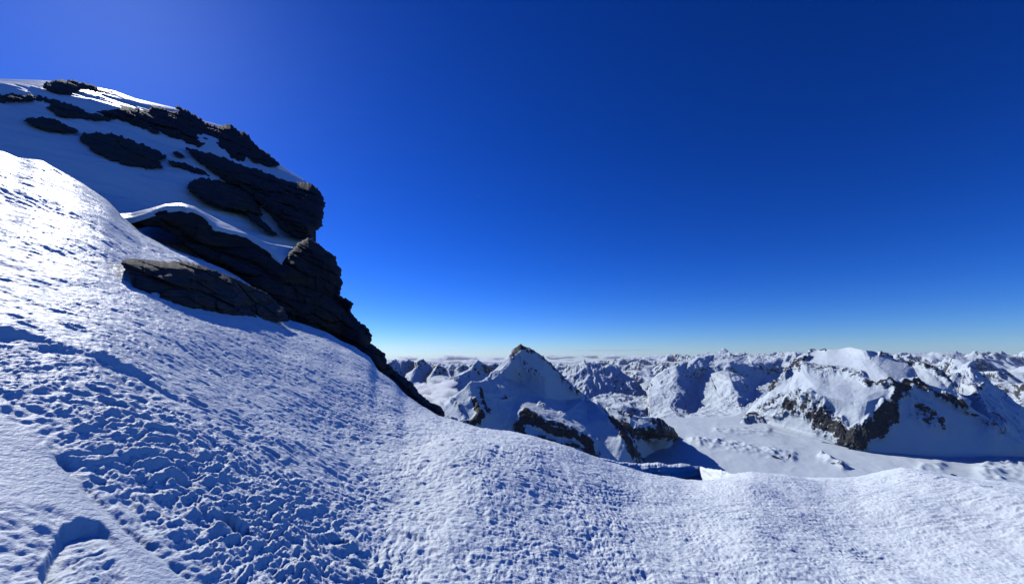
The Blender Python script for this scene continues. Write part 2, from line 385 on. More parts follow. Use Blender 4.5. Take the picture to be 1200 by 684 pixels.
# ------------------------------------------------------------------ rocks: outlines given a distance, bulk and bedding
NB = np.array([.46, -.08, .88]); NB /= np.linalg.norm(NB)
TU = np.cross(NB, [.66, .75, 0]); TU /= np.linalg.norm(TU)
TW = np.cross(NB, TU)
def blocks(p, tk, amp, seed, crack=.5):
    """bedded, jointed rock: every block of every bed stands out by its own amount"""
    w = fbm3(p * .45 / max(tk, .2) * .4, 2, seed) * tk * .7
    s = (p @ NB + w) / tk; L = np.floor(s); fs = s - L
    ln = tk * (2.2 + 3.5 * hsh(L, seed))
    u = (p @ TU) / ln + 9 * hsh(L, seed + 3) + .25 * n3(p * .8, seed + 5); J = np.floor(u); fu = u - J
    q = (p @ TW) / ln + 9 * hsh(L, seed + 7, J); K = np.floor(q)
    o = amp * (.75 * hsh(L, seed + 1) + .8 * hsh(L, J, seed + 2 + K) - .7)
    e = np.minimum(np.minimum(fs, 1 - fs) * tk, np.minimum(fu, 1 - fu) * ln * .8)
    return o - crack * amp * np.exp(-(e / (.10 * tk)) ** 2)
def outline_rock(name, outline, dist_fn, front, back, edge, mat, beds=(), jag=0.0, step=1.1, seed=0, fine=.03, tilt=0.0, smooth=False, parent=None, rnd=.72):
    """a closed rock: its outline at the given distance, bulging `front` metres towards the viewer's side and `back` behind"""
    o = np.asarray(outline, float); q = []
    for i in range(len(o)):
        a, b = o[i], o[(i + 1) % len(o)]; k = max(1, int(np.hypot(*(b - a)) / step))
        for j in range(k): q.append(a + (b - a) * j / k)
    q = np.array(q); nq = np.roll(q, -1, 0) - np.roll(q, 1, 0); nq = np.stack([nq[:, 1], -nq[:, 0]], -1); nq /= np.linalg.norm(nq, axis=1)[:, None] + 1e-9
    if jag:
        j = jag * (n2(q[:, 0] * .16, q[:, 1] * .16, seed + 60) + .7 * n2(q[:, 0] * .4, q[:, 1] * .4, seed + 61) + .35 * np.sign(n2(q[:, 0] * .11, q[:, 1] * .33, seed + 62)))
        q = q + nq * j[:, None]
    x0, y0 = q.min(0) - 1; x1, y1 = q.max(0) + 1
    gx, gy = np.meshgrid(np.arange(x0, x1, step), np.arange(y0, y1, step * .9)); gx = gx + (np.arange(gx.shape[0]) % 2)[:, None] * step * .5
    rs = np.random.RandomState(seed + 1); gx = gx + rs.uniform(-.2, .2, gx.shape) * step; gy = gy + rs.uniform(-.2, .2, gy.shape) * step
    gx, gy = gx.ravel(), gy.ravel(); m = inside(q, gx, gy); gx, gy = gx[m], gy[m]; m = dist_line(q, gx, gy, True) > step * .55; gx, gy = gx[m], gy[m]
    n0 = len(q); pts = [Vector(p) for p in q] + [Vector(p) for p in zip(gx, gy)]
    vo, _, fo, ov, _, _ = delaunay_2d_cdt(pts, [], [list(range(n0))], 1, 1e-5)
    v = np.array([(p.x, p.y) for p in vo]); T = np.array([f for f in fo if len(f) == 3], np.int32)
    ed = dist_line(q, v[:, 0], v[:, 1], True); onb = ed < 1e-4
    u = np.clip(ed / edge, 0, 1); prof = (1 - (1 - u) ** 2) ** rnd
    D = dist_fn(v[:, 0], v[:, 1]); P = at(v[:, 0], v[:, 1], D)
    view = P / np.linalg.norm(P, axis=1)[:, None]
    disp = front * prof
    soft = sstep(0, 1, u * 2.2)
    for tk, amp, sd in beds: disp = disp + blocks(P, tk, amp, sd + seed) * soft
    disp = disp + fine * fbm3(P * 2.2, 4, seed + 70) * soft + .25 * front * fbm3(P * .5, 2, seed + 75) * soft
    Fp = P - view * disp[:, None]
    Bp = P + view * (back * prof)[:, None]
    idx = np.arange(len(v)); bi = np.where(onb, idx, idx + len(v))
    V = np.concatenate([Fp, Bp]); Tb = bi[T][:, ::-1]
    return mesh_obj(name, V, np.concatenate([T, Tb]), mat, parent, smooth)

def off(k): return lambda x, y: face_d(x, y) + k - .5
ob = {}
R_ = outline_rock
# crest and slabs lying in the face
tag(R_('crest_rock', [(48, 101), (54, 96), (62, 94), (72, 93.3), (87, 94), (100, 98), (109, 100.5), (118, 105), (135, 108.5), (120, 109), (107, 106.5), (95, 105), (84, 109.5), (80, 111), (67, 109), (55, 106)],
       off(.2), .5, 1.2, 7, M_SLAB, [(.5, .22, 1)], 1.0, seed=1),
    'flat dark rock sitting on the skyline crest, highest rock in the scene', 'rock', 'rocks in the shaded snow face')
tag(R_('rock_band', [(-60, 104), (0, 110.5), (15, 109.5), (37, 111), (62, 116), (85, 123.5), (100, 130), (112, 133), (128, 137), (136, 140), (117, 142), (100, 140), (82, 139.5), (66, 135), (54, 127), (60, 122), (42, 117.5), (20, 119), (0, 120), (-60, 116)],
       off(.1), .4, 1.2, 7, M_SLAB, [(.45, .25, 2)], 1.7, seed=2),
    'long thin rock band running down-slope under the crest rock', 'rock', 'rocks in the shaded snow face')
tag(R_('rock_slab', [(25, 140.5), (36, 138), (55, 137.3), (68, 141), (82, 149), (93, 154.5), (86, 156), (72, 155), (50, 151.5), (36, 146)],
       off(.1), .35, 1.2, 7, M_SLAB, [(.6, .18, 3), (.25, .1, 13)], 1.5, seed=3),
    'small smooth lens-shaped dark slab, upper left of the big oval slab', 'rock', 'rocks in the shaded snow face')
tag(R_('rock_slab', [(92, 159), (98, 156), (112, 155.5), (130, 156), (150, 162), (172, 171), (188, 178), (194.5, 184), (191, 187.5), (186, 188.5), (191, 195.5), (176, 197), (155, 195), (130, 187.5), (108, 176), (96, 166)],
       off(.1), .5, 1.5, 10, M_SLAB, [(.9, .22, 4), (.3, .12, 14)], 1.8, seed=4),
    'big smooth oval dark slab alone in the blue snow, broken right tip', 'rock', 'rocks in the shaded snow face')
tag(R_('rock_slab', [(195, 187.5), (203, 188), (214, 191), (232, 197.5), (244, 203), (252, 207.5), (236, 205.5), (213, 197.5), (199, 192)],
       off(.1), .3, 1, 5, M_SLAB, [(.5, .12, 5)], 1.1, seed=5),
    'narrow pointed slab strip right of the big oval slab', 'rock', 'rocks in the shaded snow face')
tag(R_('stone', [(202, 178.5), (207, 177), (213, 180), (217, 184), (212, 185), (206, 182.5)], off(0), .2, .8, 3, M_SLAB, [(.4, .1, 6)], .3, seed=6, step=.8),
    'tiny lone stone in snow above the narrow slab strip', 'rock', 'rocks in the shaded snow face')
tag(R_('stone', [(172, 151), (178, 150), (185, 153), (188, 156), (181, 156.5), (175, 154)], off(0), .2, .8, 3, M_SLAB, [(.4, .1, 7)], .3, seed=7, step=.8),
    'tiny stone just below the fractured upper crag', 'rock', 'rocks in the shaded snow face')
tag(R_('rock_slab', [(219, 221), (222, 213), (228, 209.5), (240, 209), (254, 211), (275, 217), (290, 222), (300, 229), (303, 240), (308, 252), (298, 251), (285, 247.5), (262, 244), (240, 236), (226, 228)],
       off(-.2), .6, 1.6, 9, M_SLAB, [(.9, .26, 8), (.3, .13, 18)], 1.6, seed=8),
    'rounded dark slab tucked under the overhanging crag head', 'rock', 'rocks in the shaded snow face')
tag(R_('rock_wedge', [(286, 250), (293, 248.5), (301, 252), (312, 262), (325, 275.5), (312, 271), (300, 263), (292, 256)], off(-.1), .4, 1.2, 5, M_SLAB, [(.5, .15, 9)], 1.1, seed=9),
    'small dark rock wedge pointing down-slope below the rounded slab', 'rock', 'rocks in the shaded snow face')
# fractured upper crag
tag(R_('upper_crag', [(113, 131), (120, 130), (134, 127.5), (141, 125.5), (152, 125), (164, 127.5), (173, 128.5), (177, 124.3), (186, 126.5), (196, 129), (206, 131.5), (211, 131), (204, 125), (208, 124.2), (214, 127.5), (226, 133), (236, 139.5),
        (243, 145.5), (252, 147), (259, 146.3), (266, 145.3), (272, 147), (278, 152.5), (286, 155.5), (292.5, 159), (295, 166), (303, 172), (311, 177.5), (322, 187), (328, 193), (318, 195), (306, 192), (296, 189), (290, 184), (284, 190), (272, 185), (262, 178.5),
        (252, 170.5), (246, 166.5), (240, 169.5), (232, 172.5), (220, 168), (207, 162.5), (196, 158), (186, 154), (176, 149.5), (168, 151), (160, 148), (148, 142.5), (138, 139.5), (124, 136)],
       off(.1), .8, 2.2, 12, M_ROCK, [(1.3, .7, 10), (.45, .35, 11)], 1.2, seed=10, fine=.08),
    'fractured brown rock ridge along the sunlit skyline above the overhang', 'crag')
# overhanging crag head
tag(R_('crag_head', [(217, 173), (226, 174), (237, 177.5), (250, 180), (264, 185.5), (276, 191), (288, 196), (302, 198), (315, 204), (331, 210), (345, 214.5), (352, 212), (362, 214.5), (372, 220), (377, 227), (380, 234), (381.5, 242), (379, 247), (380, 253), (377, 258),
        (378.5, 265), (372, 269), (367, 271.5), (366.5, 279), (356, 282), (346, 278), (338, 273), (328, 268), (322, 259), (314, 249), (305, 240), (296, 231), (288, 224), (278, 217), (268, 215.5), (258, 208), (246, 199), (234, 191), (224, 182)],
       off(-.6), 1.6, 3.5, 22, M_ROCK, [(1.5, .8, 20), (.35, .38, 21)], 1.2, seed=20, fine=.09),
    'overhanging blocky crag head jutting into the sky with thin beds', 'crag')
# lower crag with the ledge
def lc_d(x, y):
    m = np.interp(x, [150, 250, 340, 400, 470, 520], [258, 285, 325, 345, 445, 484])
    return .55 * face_d(x, m) + .45 * face_d(x, y) - np.interp(x, [150, 220, 330, 400, 470, 520], [3.2, 4.4, 3.4, 1.8, .5, .1])
LC = R_('lower_crag', [(152, 257), (160, 252.5), (175, 247), (190, 242.5), (203, 240.5), (216, 241), (228, 245.5), (240, 251.5), (254, 261.5), (250, 268), (262, 269), (276, 270), (290, 275.5), (302, 283), (316, 292), (323, 303), (332, 307), (342, 292), (350, 284),
        (361, 279), (370, 283), (376, 288), (382, 293), (388, 297), (394, 300), (393, 305), (396, 310), (400, 316.5), (399, 324), (402, 331), (399.5, 338), (398, 346), (406, 350), (414.5, 355), (411, 362), (413, 368), (420, 376), (426, 381), (433, 386),
        (436, 394), (435, 402), (441, 407), (448, 411), (453, 419), (454, 425), (462, 433), (471, 440), (479, 445), (486, 451), (491, 460), (498, 466), (505, 471), (511, 473.5), (517, 475), (521, 484), (522, 494), (500, 492), (478, 478), (455, 456), (430, 432), (408, 412),
        (380, 398), (350, 388), (336, 380), (318, 362), (290, 338), (268, 318), (250, 311), (226, 296), (210, 281), (198, 272), (186, 266), (172, 266)],
       lc_d, 1.0, 4.0, 16, M_ROCK, [(1.7, .7, 30), (.5, .3, 31)], 1.1, seed=30, fine=.07)
tag(LC, 'long dark lower crag with a sunlit snow ledge, dropping to a thin tip', 'crag')
def cap_d(y_hi, y_lo, d0, rise):
    return lambda x, y: d0(x, y)
def ledge(name, up, lo, d_lo, slope, mat, parent, seed):
    """snow lying on a ledge: runs back from its lower lip at `slope`"""
    n = 90; m = 10; s = np.linspace(0, 1, n)
    def res(p):
        p = np.asarray(p, float); L = np.r_[0, np.cumsum(np.hypot(*np.diff(p, axis=0).T))]; L /= L[-1]
        return np.stack([np.interp(s, L, p[:, 0]), np.interp(s, L, p[:, 1])], -1)
    U, Lo = res(up), res(lo); rows = []
    dl = d_lo(Lo[:, 0], Lo[:, 1]); tl = ray(Lo[:, 0], Lo[:, 1]); tl = tl[:, 2] / np.hypot(tl[:, 0], tl[:, 1])
    for k in range(m + 1):
        f = k / m; q = Lo + (U - Lo) * f; t = ray(q[:, 0], q[:, 1]); t = t[:, 2] / np.hypot(t[:, 0], t[:, 1])
        sl = slope + .25 * (1 - f) ** 3
        d = dl * (sl - tl) / np.maximum(sl - t, .04)
        rows.append(at(q[:, 0], q[:, 1], np.clip(d, dl - .5, dl + 7)))
    P = np.stack(rows); P = P + np.array([0, 0, 1.]) * (.05 * fbm3(P * 1.1, 3, seed))[..., None] * (np.arange(m + 1) / m * (1 - np.arange(m + 1) / m) * 4)[:, None, None]
    fr = P[0].copy(); fr[:, 2] -= .22; bk = P[-1].copy(); bk[:, :2] *= 1.03; bk[:, 2] -= .6
    P = np.concatenate([fr[None], P, bk[None]], 0)
    return mesh_obj(name, P, grid_faces(*P.shape[:2]), mat, parent)
lcd = lambda x, y: lc_d(x, y) - .5
ledge('snow_ledge', [(136, 251), (155, 249.5), (175, 244.5), (193, 239.3), (213, 237.8), (228, 242), (240, 249), (255, 257), (270, 264), (286, 272), (302, 280.5), (318, 285.5), (344, 289.5)],
      [(140, 256), (156, 255), (176, 249), (194, 243.2), (213, 241.2), (228, 246), (240, 252.5), (252, 265), (268, 269.5), (288, 274.5), (303, 283.5), (319, 295), (331, 307)], lcd, .50, M_SNOWCAP, LC, 90)

# the boulder on the lit slope
BL = [(140.5, 309), (145, 304.5), (151, 302.5), (166, 304), (185, 306), (198, 307), (212, 306), (224, 308), (236, 311.5), (248, 315), (262, 320.5), (276, 326), (290, 333), (303, 338.5), (313, 343.5), (324, 354), (333, 362), (337, 369), (338.5, 376.5),
      (325, 377.5), (312, 376.5), (292, 375), (275, 372.5), (250, 368.5), (225, 363.5), (195, 357.5), (164, 352), (157, 342), (153.5, 331), (151, 320), (146, 314)]
_b = [ground_hit(165, 350), ground_hit(225, 362), ground_hit(275, 371)]; BD_R = [float(np.hypot(q[0], q[1])) for q in _b]; BD_X = [150, 225, 275, 340]; BD_R.append(BD_R[2] + 2.2); BD_R = [q + .12 for q in BD_R]
def boulder_d(x, y):
    base = np.interp(x, [140, 165, 225, 300, 338], [352, 352, 363, 376, 377]); d = np.interp(x, BD_X, BD_R)
    t0 = ray(x, base); t0 = t0[:, 2] / np.hypot(t0[:, 0], t0[:, 1]); t = ray(x, np.minimum(y, base)); t = t[:, 2] / np.hypot(t[:, 0], t[:, 1])
    return d + (t - t0) * d * 1.7
tag(R_('boulder', BL, boulder_d, .2, 1.6, 18, M_BOULDER, [(.55, .3, 40), (.16, .16, 41)], .7, seed=40, fine=.06, step=1.0),
    'long low boulder lying on the sunlit snow in front of the crag', 'boulder')

# ------------------------------------------------------------------ the wind lip behind the near edge
def build_lip():
    xs = np.linspace(688, 862, 260)
    up = interp([(688, 533), (693, 533.3), (724, 540.5), (750, 543), (771, 541), (782, 544), (798, 542), (811, 545), (824, 547.2), (850, 551), (862, 555)], xs) + .8 * n2(xs * .12, xs * 0, 91) + .5 * n2(xs * .4, xs * 0, 92)
    lo = interp([(688, 537), (719, 548), (750, 560), (777, 566), (822, 568), (840, 566), (862, 562)], xs)
    dist = interp([(688, 9.6), (720, 10.3), (750, 10.9), (800, 11.5), (820, 11.8), (824, 11.6), (845, 10.7), (862, 10.3)], xs)
    rows = []; m = 40
    for k in range(m + 1):
        f = k / m; y = lo + (up - lo) * f
        lean = .25 * f + .5 * np.maximum(0, f - .8) ** 2 * 6
        rows.append(at(xs, y, dist + lean))
    P = np.stack(rows)
    v = P / np.linalg.norm(P, axis=-1)[..., None]
    P = P - v * (.05 * n2(xs[None, :] * .03, P[..., 2] * 14, 93) + .14 * fbm3(P * .9, 3, 94) + .06 * np.abs(n3(P * 4, 95)))[..., None]
    top = P[-1]; back = []
    for s in (.15, .4, .8, 1.5, 3, 6):
        q = top.copy(); q[:, :2] *= 1 + s / 16; q[:, 2] -= .10 * s + .10 * s * s; q[:, 2] += top[:, 2] * s / 16 * .8; back.append(q)
    P = np.concatenate([P, np.stack(back)], 0)
    return mesh_obj('snow_cornice', P, grid_faces(*P.shape[:2]), M_SNOW)
tag(build_lip(), 'wind-carved snow lip with a shaded layered wall at the slope edge', 'snow lip', kind='structure')

# ------------------------------------------------------------------ mountains from ridge points
def subdivide(V, T, n):
    for _ in range(n):
        e = np.sort(np.concatenate([T[:, [0, 1]], T[:, [1, 2]], T[:, [2, 0]]]), axis=1)
        ue, inv = np.unique(e, axis=0, return_inverse=True); inv = inv.ravel()
        mid = (V[ue[:, 0]] + V[ue[:, 1]]) / 2; nT = len(T); m = inv.reshape(3, nT) + len(V)
        V = np.concatenate([V, mid])
        T = np.concatenate([np.stack([T[:, 0], m[0], m[2]], -1), np.stack([T[:, 1], m[1], m[0]], -1), np.stack([T[:, 2], m[2], m[1]], -1), np.stack([m[0], m[1], m[2]], -1)])
    return V, T
def relax(V, T, it, lam=.5):
    e = np.concatenate([T[:, [0, 1]], T[:, [1, 2]], T[:, [2, 0]]]); u = np.unique(np.sort(e, axis=1), axis=0)
    cnt = np.zeros(len(V)); np.add.at(cnt, u[:, 0], 1); np.add.at(cnt, u[:, 1], 1)
    se, c2 = np.unique(np.sort(e, axis=1), axis=0, return_counts=True); b = np.zeros(len(V), bool); b[se[c2 == 1].ravel()] = True
    for _ in range(it):
        s = np.zeros_like(V); np.add.at(s, u[:, 0], V[u[:, 1]]); np.add.at(s, u[:, 1], V[u[:, 0]])
        N = s / cnt[:, None]; N[b] = V[b]; V = V + lam * (N - V)
    return V
def normals(V, T):
    n = np.cross(V[T[:, 1]] - V[T[:, 0]], V[T[:, 2]] - V[T[:, 0]]); N = np.zeros_like(V)
    for k in range(3): np.add.at(N, T[:, k], n)
    return N / (np.linalg.norm(N, axis=1)[:, None] + 1e-9)
def fit_depth(p, T, want, hold, reg=.05, it=14):
    """slide the ridge points along their lines of sight until the faces between them meet the sun at the wanted angles"""
    uv = at(p[:, 0], p[:, 1], np.ones(len(p))); L0 = np.log(p[:, 2]); L = L0.copy(); S = np.array(SUNV)
    a = np.abs(np.cross(p[T[:, 1], :2] - p[T[:, 0], :2], p[T[:, 2], :2] - p[T[:, 0], :2])) / 2; wt = np.sqrt(np.clip(a, 5, 400) / 100)
    rg = np.where(hold, .004, reg)
    def res(L):
        V = uv * np.exp(L)[..., None]; n = np.cross(V[..., T[:, 1], :] - V[..., T[:, 0], :], V[..., T[:, 2], :] - V[..., T[:, 0], :])
        n = n / (np.linalg.norm(n, axis=-1)[..., None] + 1e-9); f = (n * uv[T[:, 0]]).sum(-1) > 0; n = np.where(f[..., None], -n, n)
        d = n @ S - want; d = np.where((want < -.05) & (d < 0), .1 * d, d)
        steep = np.maximum(0, .18 - n[..., 2]) * 3
        return np.concatenate([d * wt, steep * wt, .22 * (L - L0) / rg], -1)
    lam = 1e-2; r = res(L); n = len(p)
    for _ in range(it):
        J = (res(L[None, :] + 1e-4 * np.eye(n)) - r) / 1e-4
        A = J @ J.T; st = np.linalg.solve(A + lam * np.diag(np.diag(A) + 1e-6), -J @ r); r2 = res(L + st)
        if r2 @ r2 < r @ r: L = L + st; r = r2; lam *= .4
        else: lam *= 4
    return np.exp(L)
def peak_mesh(name, pts, sky_ids, levels, smooth_it, octs, mat, rock_fn, back=900, drop=650, edges=(), lit=None, hold=(), reg=.05, calm=.22, gul=None, still=()):
    """pts: (px, py, distance); sky_ids: indices along the outline against the sky, in order. The back of the mountain falls away behind them."""
    p = np.asarray(pts, float)
    vo, _, fo, _, _, _ = delaunay_2d_cdt([Vector(q[:2]) for q in p], [tuple(e) for e in edges] + list(zip(sky_ids[:-1], sky_ids[1:])), [], 0, 1e-6)
    assert len(vo) == len(p)
    T = np.array([f for f in fo], np.int32)
    # drop slivers lying above the skyline
    c = p[T].mean(1); sk = p[list(sky_ids)]; o = np.argsort(sk[:, 0]); lim = np.interp(c[:, 0], sk[o, 0], sk[o, 1])
    T = T[c[:, 1] > lim - .05]
    if lit is not None:
        c = p[T].mean(1); h = np.zeros(len(p), bool); h[list(hold)] = True
        p[:, 2] = fit_depth(p, T, lit(c[:, 0], c[:, 1]), h, reg)
    V = at(p[:, 0], p[:, 1], p[:, 2])
    n = np.cross(V[T[:, 1]] - V[T[:, 0]], V[T[:, 2]] - V[T[:, 0]]); f = (n * V[T].mean(1)).sum(1) > 0; T[f] = T[f][:, ::-1]
    S = list(sky_ids); dirs = V[S] / np.hypot(V[S][:, 0], V[S][:, 1])[:, None]
    B = V[S].copy(); B[:, :2] += dirs[:, :2] * back; B[:, 2] -= drop; k0 = len(V); ex = []
    # outer border that is not skyline: goes straight down into the ground
    e = np.concatenate([T[:, [0, 1]], T[:, [1, 2]], T[:, [2, 0]]]); ue, cn = np.unique(np.sort(e, axis=1), axis=0, return_counts=True)
    sset = {tuple(sorted(q)) for q in zip(S[:-1], S[1:])}; low = [tuple(q) for q in ue[cn == 1] if tuple(q) not in sset]
    V = np.concatenate([V, B])
    for i in range(len(S) - 1):
        a, b, c_, d = S[i], S[i + 1], k0 + i, k0 + i + 1; ex += [(a, c_, b), (b, c_, d)]
    ex = np.array(ex); n = np.cross(V[ex[:, 1]] - V[ex[:, 0]], V[ex[:, 2]] - V[ex[:, 0]]); f = n[:, 2] < 0; ex[f] = ex[f][:, ::-1]
    ids = sorted({q for ed in low for q in ed}); mp = {q: len(V) + k for k, q in enumerate(ids)}; D = V[ids].copy(); D *= np.array([.995, .995, 1]); D[:, 2] -= .035 * np.hypot(D[:, 0], D[:, 1])
    V = np.concatenate([V, D]); sk2 = []
    for a, b in low: sk2 += [(a, b, mp[a]), (b, mp[b], mp[a])]
    sk2 = np.array(sk2); n = np.cross(V[sk2[:, 1]] - V[sk2[:, 0]], V[sk2[:, 2]] - V[sk2[:, 0]]); f = (n * V[sk2].mean(1)).sum(1) > 0; sk2[f] = sk2[f][:, ::-1]
    T = np.concatenate([T, ex, sk2]).astype(np.int64)
    for _ in range(2):                           # smoothing pulls the skyline in: push it out first
        Va, Ta = subdivide(V, T, levels[0]); V0_ = V[S].copy() if _ == 0 else V0_; Va = relax(Va, Ta, smooth_it); V[S] += .62 * (V0_ - Va[S])
    V, T = subdivide(V, T, levels[0]); V = relax(V, T, smooth_it); V, T = subdivide(V, T, levels[1])
    V = relax(V, T, 1)
    N = normals(V, T); base = V.copy()
    px, py = pix(base); rock = rock_fn(px, py, N, base); rug = calm + (1 - calm) * sstep(-.1, .45, rock)
    for sx, sy, sr in still: rug = rug * (.12 + .88 * sstep(0, sr, np.hypot(px - sx, py - sy)))
    for wl, amp, kind in octs:
        q = base / wl; amp = amp * (rug if wl < 350 else 1)
        h = (1 - 2 * np.abs(n3(q, int(wl) % 50))) if kind == 'r' else n3(q, int(wl) % 50)
        V = V + N * (amp * h)[:, None]
    if gul:
        gx, gy = -N[:, 0] / np.maximum(N[:, 2], .25), -N[:, 1] / np.maximum(N[:, 2], .25)
        V[:, 2] += gul[1] * rug * gullies(V[:, 0], V[:, 1], gx, gy, gul[0], 5, .5, int(gul[0]) % 90)
    N = normals(V, T); rock = rock_fn(px, py, N, base)
    return mesh_obj(name, V, T, mat, None, True, {'rock': rock})
def zones(default, *zs):
    """wanted sun angle by region: later outlines win"""
    def f(x, y):
        r = np.full(np.shape(x), float(default))
        for poly, v in zs: r = np.where(inside(poly, x, y), v, r)
        return r
    return f
def band(px, py, line, w, s=1.0):
    return s * np.exp(-(dist_line(line, px, py) / w) ** 2)

GT = .10                                     # the glacier plain dips gently towards the viewer
def gd(px, py, z=-716.):
    r = ray(px, py); h = math.hypot(r[0], r[1])
    return (z - GT * 3300) / (r[2] / h - GT * r[1] / h)
# pyramid peak
PY = [(611, 404, 3200), (603, 411, 3190), (590, 425, 3150), (579, 436, 3110), (568, 447, 3050), (550, 450, 2900), (539, 458, 2800), (529, 465, 2720), (515, 471, 2650),      # 0-8
      (505, 500, 2500), (540, 500, 2400), (556, 470, 2720), (562, 490, 2560), (567, 505, 2440),                                                                           # 9-13
      (580, 465, 2900), (585, 485, 2790), (590, 505, 2660), (598, 520, 2540),                                                                                             # 14-17
      (612, 430, 2990), (609, 450, 2830), (605, 470, 2680), (600, 483, 2560), (606, 500, 2470), (608, 520, 2380),                                                          # 18-23
      (640, 470, 2760), (660, 490, 2650), (690, 500, 2700), (648, 482, 2620),                                                                                             # 24-27
      (623, 411, 3210), (635, 420, 3220), (646, 431, 3230), (660, 446, 3240), (675, 458, 3230), (688, 468, 3200), (703, 477, 3150), (724, 495, 3020), (738, 515, 2900), (749, 541, 2780),   # 28-37
      (617, 489, 2500), (619, 503, 2480), (637, 497, 2530), (638, 508, 2515), (660, 502, 2590), (661, 514, 2575), (682, 509, 2640), (684, 524, 2610),                      # 38-45
      (640, 535, 2400), (680, 550, 2450), (720, 560, 2600), (585, 455, 3010), (640, 445, 3060), (665, 470, 3000), (560, 540, 2300), (705, 520, 2900), (609, 415, 3150), (597, 428, 3090), (587, 440, 3050), (574, 449, 2990)]                      # 46-53
PYR_LIT = zones(-.1, ([(611, 404), (609, 414), (597, 427), (587, 439), (575, 448), (568, 447), (590, 425)], .7),
                ([(515, 471), (529, 465), (550, 450), (556, 470), (560, 490), (545, 502), (505, 500)], .4),
                ([(556, 470), (566, 462), (574, 500), (562, 505)], -.2), ([(574, 455), (606, 470), (600, 483), (608, 520), (575, 520)], -.2),
                ([(600, 483), (612, 466), (640, 452), (664, 470), (703, 478), (724, 495), (735, 520), (684, 510), (660, 502), (637, 497), (617, 489)], .40),
                ([(618, 490), (637, 497), (660, 502), (682, 509), (690, 524), (660, 514), (637, 509), (618, 503)], -.1),
                ([(618, 503), (637, 509), (684, 525), (690, 550), (610, 545)], -.05), ([(690, 515), (724, 498), (740, 540), (700, 540)], .3),
                ([(715, 490), (724, 495), (748, 541), (735, 541)], -.2))
def pyr_rock(px, py, N, P):
    r = -.14 + .0 * px
    r = r + band(px, py, [(612, 405), (606, 411), (600, 420)], 4, .85) + .40 * sstep(0, 14, sdist([(606, 408), (640, 428), (655, 450), (640, 455), (615, 440), (600, 425)], px, py)) + .36 * sstep(0, 12, sdist([(556, 456), (600, 440), (604, 462), (585, 480), (560, 470)], px, py)) + band(px, py, [(613, 406), (625, 413), (637, 422), (650, 436), (662, 450), (672, 458)], 4.5, .65)
    r = r + band(px, py, [(615, 490), (622, 493), (637, 501), (660, 507), (683, 514), (690, 522)], 5.0, 1.1) + band(px, py, [(612, 492), (608, 503), (613, 512)], 5, .9)
    r = r + band(px, py, [(612, 492), (622, 495), (637, 503), (660, 509), (690, 522)], 15, .25) + band(px, py, [(545, 475), (560, 480), (566, 495)], 12, .2)
    r = r + band(px, py, [(632, 516), (660, 524), (700, 533)], 4, .8) + band(px, py, [(716, 492), (728, 505), (737, 525), (745, 541)], 5, 1.0)
    r = r + band(px, py, [(560, 458), (565, 472), (570, 485)], 3.0, .75) + band(px, py, [(555, 470), (562, 488), (552, 498)], 3.5, .85) + band(px, py, [(530, 468), (538, 478), (545, 492)], 2.5, .55)
    r = r + band(px, py, [(520, 490), (545, 497), (560, 494)], 3, .6)
    r = r + band(px, py, [(612, 420), (618, 432), (626, 440)], 9, .28) + band(px, py, [(604, 432), (612, 445)], 4, .4) + band(px, py, [(588, 470), (598, 468)], 2.2, .55) + band(px, py, [(578, 440), (590, 436)], 4, .35)
    r = r + band(px, py, [(632, 475), (637, 478)], 3, .5) + band(px, py, [(656, 486), (662, 490)], 3, .4) + band(px, py, [(676, 460), (690, 470), (706, 480)], 3, .5)
    return r
tag(peak_mesh('pyramid_mountain', PY, [8, 7, 6, 5, 4, 3, 2, 1, 0, 28, 29, 30, 31, 32, 33, 34, 35, 36, 37], (2, 3), 1,
              [(420, 12, 'r'), (190, 13, 'r'), (90, 9, 'r'), (42, 5, 'r'), (20, 2.6, 'r'), (10, 1.3, 'n')], M_PYR, pyr_rock, gul=(240, 13), calm=.3, still=[(611, 404, 24)],
              lit=PYR_LIT, hold=list(range(0, 1)) + [9, 10, 17, 23, 46, 47, 48, 37, 52], reg=.05,
              edges=[(54, 55), (55, 56), (56, 57), (57, 4), (0, 54), (0, 18), (18, 19), (19, 20), (20, 21), (21, 22), (22, 23), (38, 40), (40, 42), (42, 44), (39, 41), (41, 43), (43, 45)]),
    'sharp pyramid-shaped snowy mountain in the middle of the view', 'mountain', kind='structure')
# rocky buttress at its right foot
BT = [(700, 478, 3150), (709, 480, 3120), (728, 485, 3080), (745, 488, 3060), (769, 493, 3080), (783, 498, 3150), (798, 512, gd(798, 512)), (752, 541, gd(752, 541)), (735, 530, 2760), (727, 505, 2850), (745, 503, 2900), (765, 507, 2950), (780, 508, 3050), (768, 530, gd(768, 530)), (785, 520, gd(785, 520))]
tag(peak_mesh('rock_buttress', BT, [0, 1, 2, 3, 4, 5, 6], (2, 3), 2, [(200, 12, 'r'), (80, 7, 'r'), (30, 3, 'n')], M_PYR,
              lambda px, py, N, P: -.15 + band(px, py, [(712, 482), (745, 490), (782, 498)], 3, .5) + band(px, py, [(730, 500), (745, 508), (770, 506), (790, 509)], 10, 1.0) + band(px, py, [(738, 520), (752, 538)], 5, .7), back=300, drop=300, gul=(160, 10), calm=.5),
    'low dark rocky buttress at the right foot of the pyramid mountain', 'mountain', kind='structure')

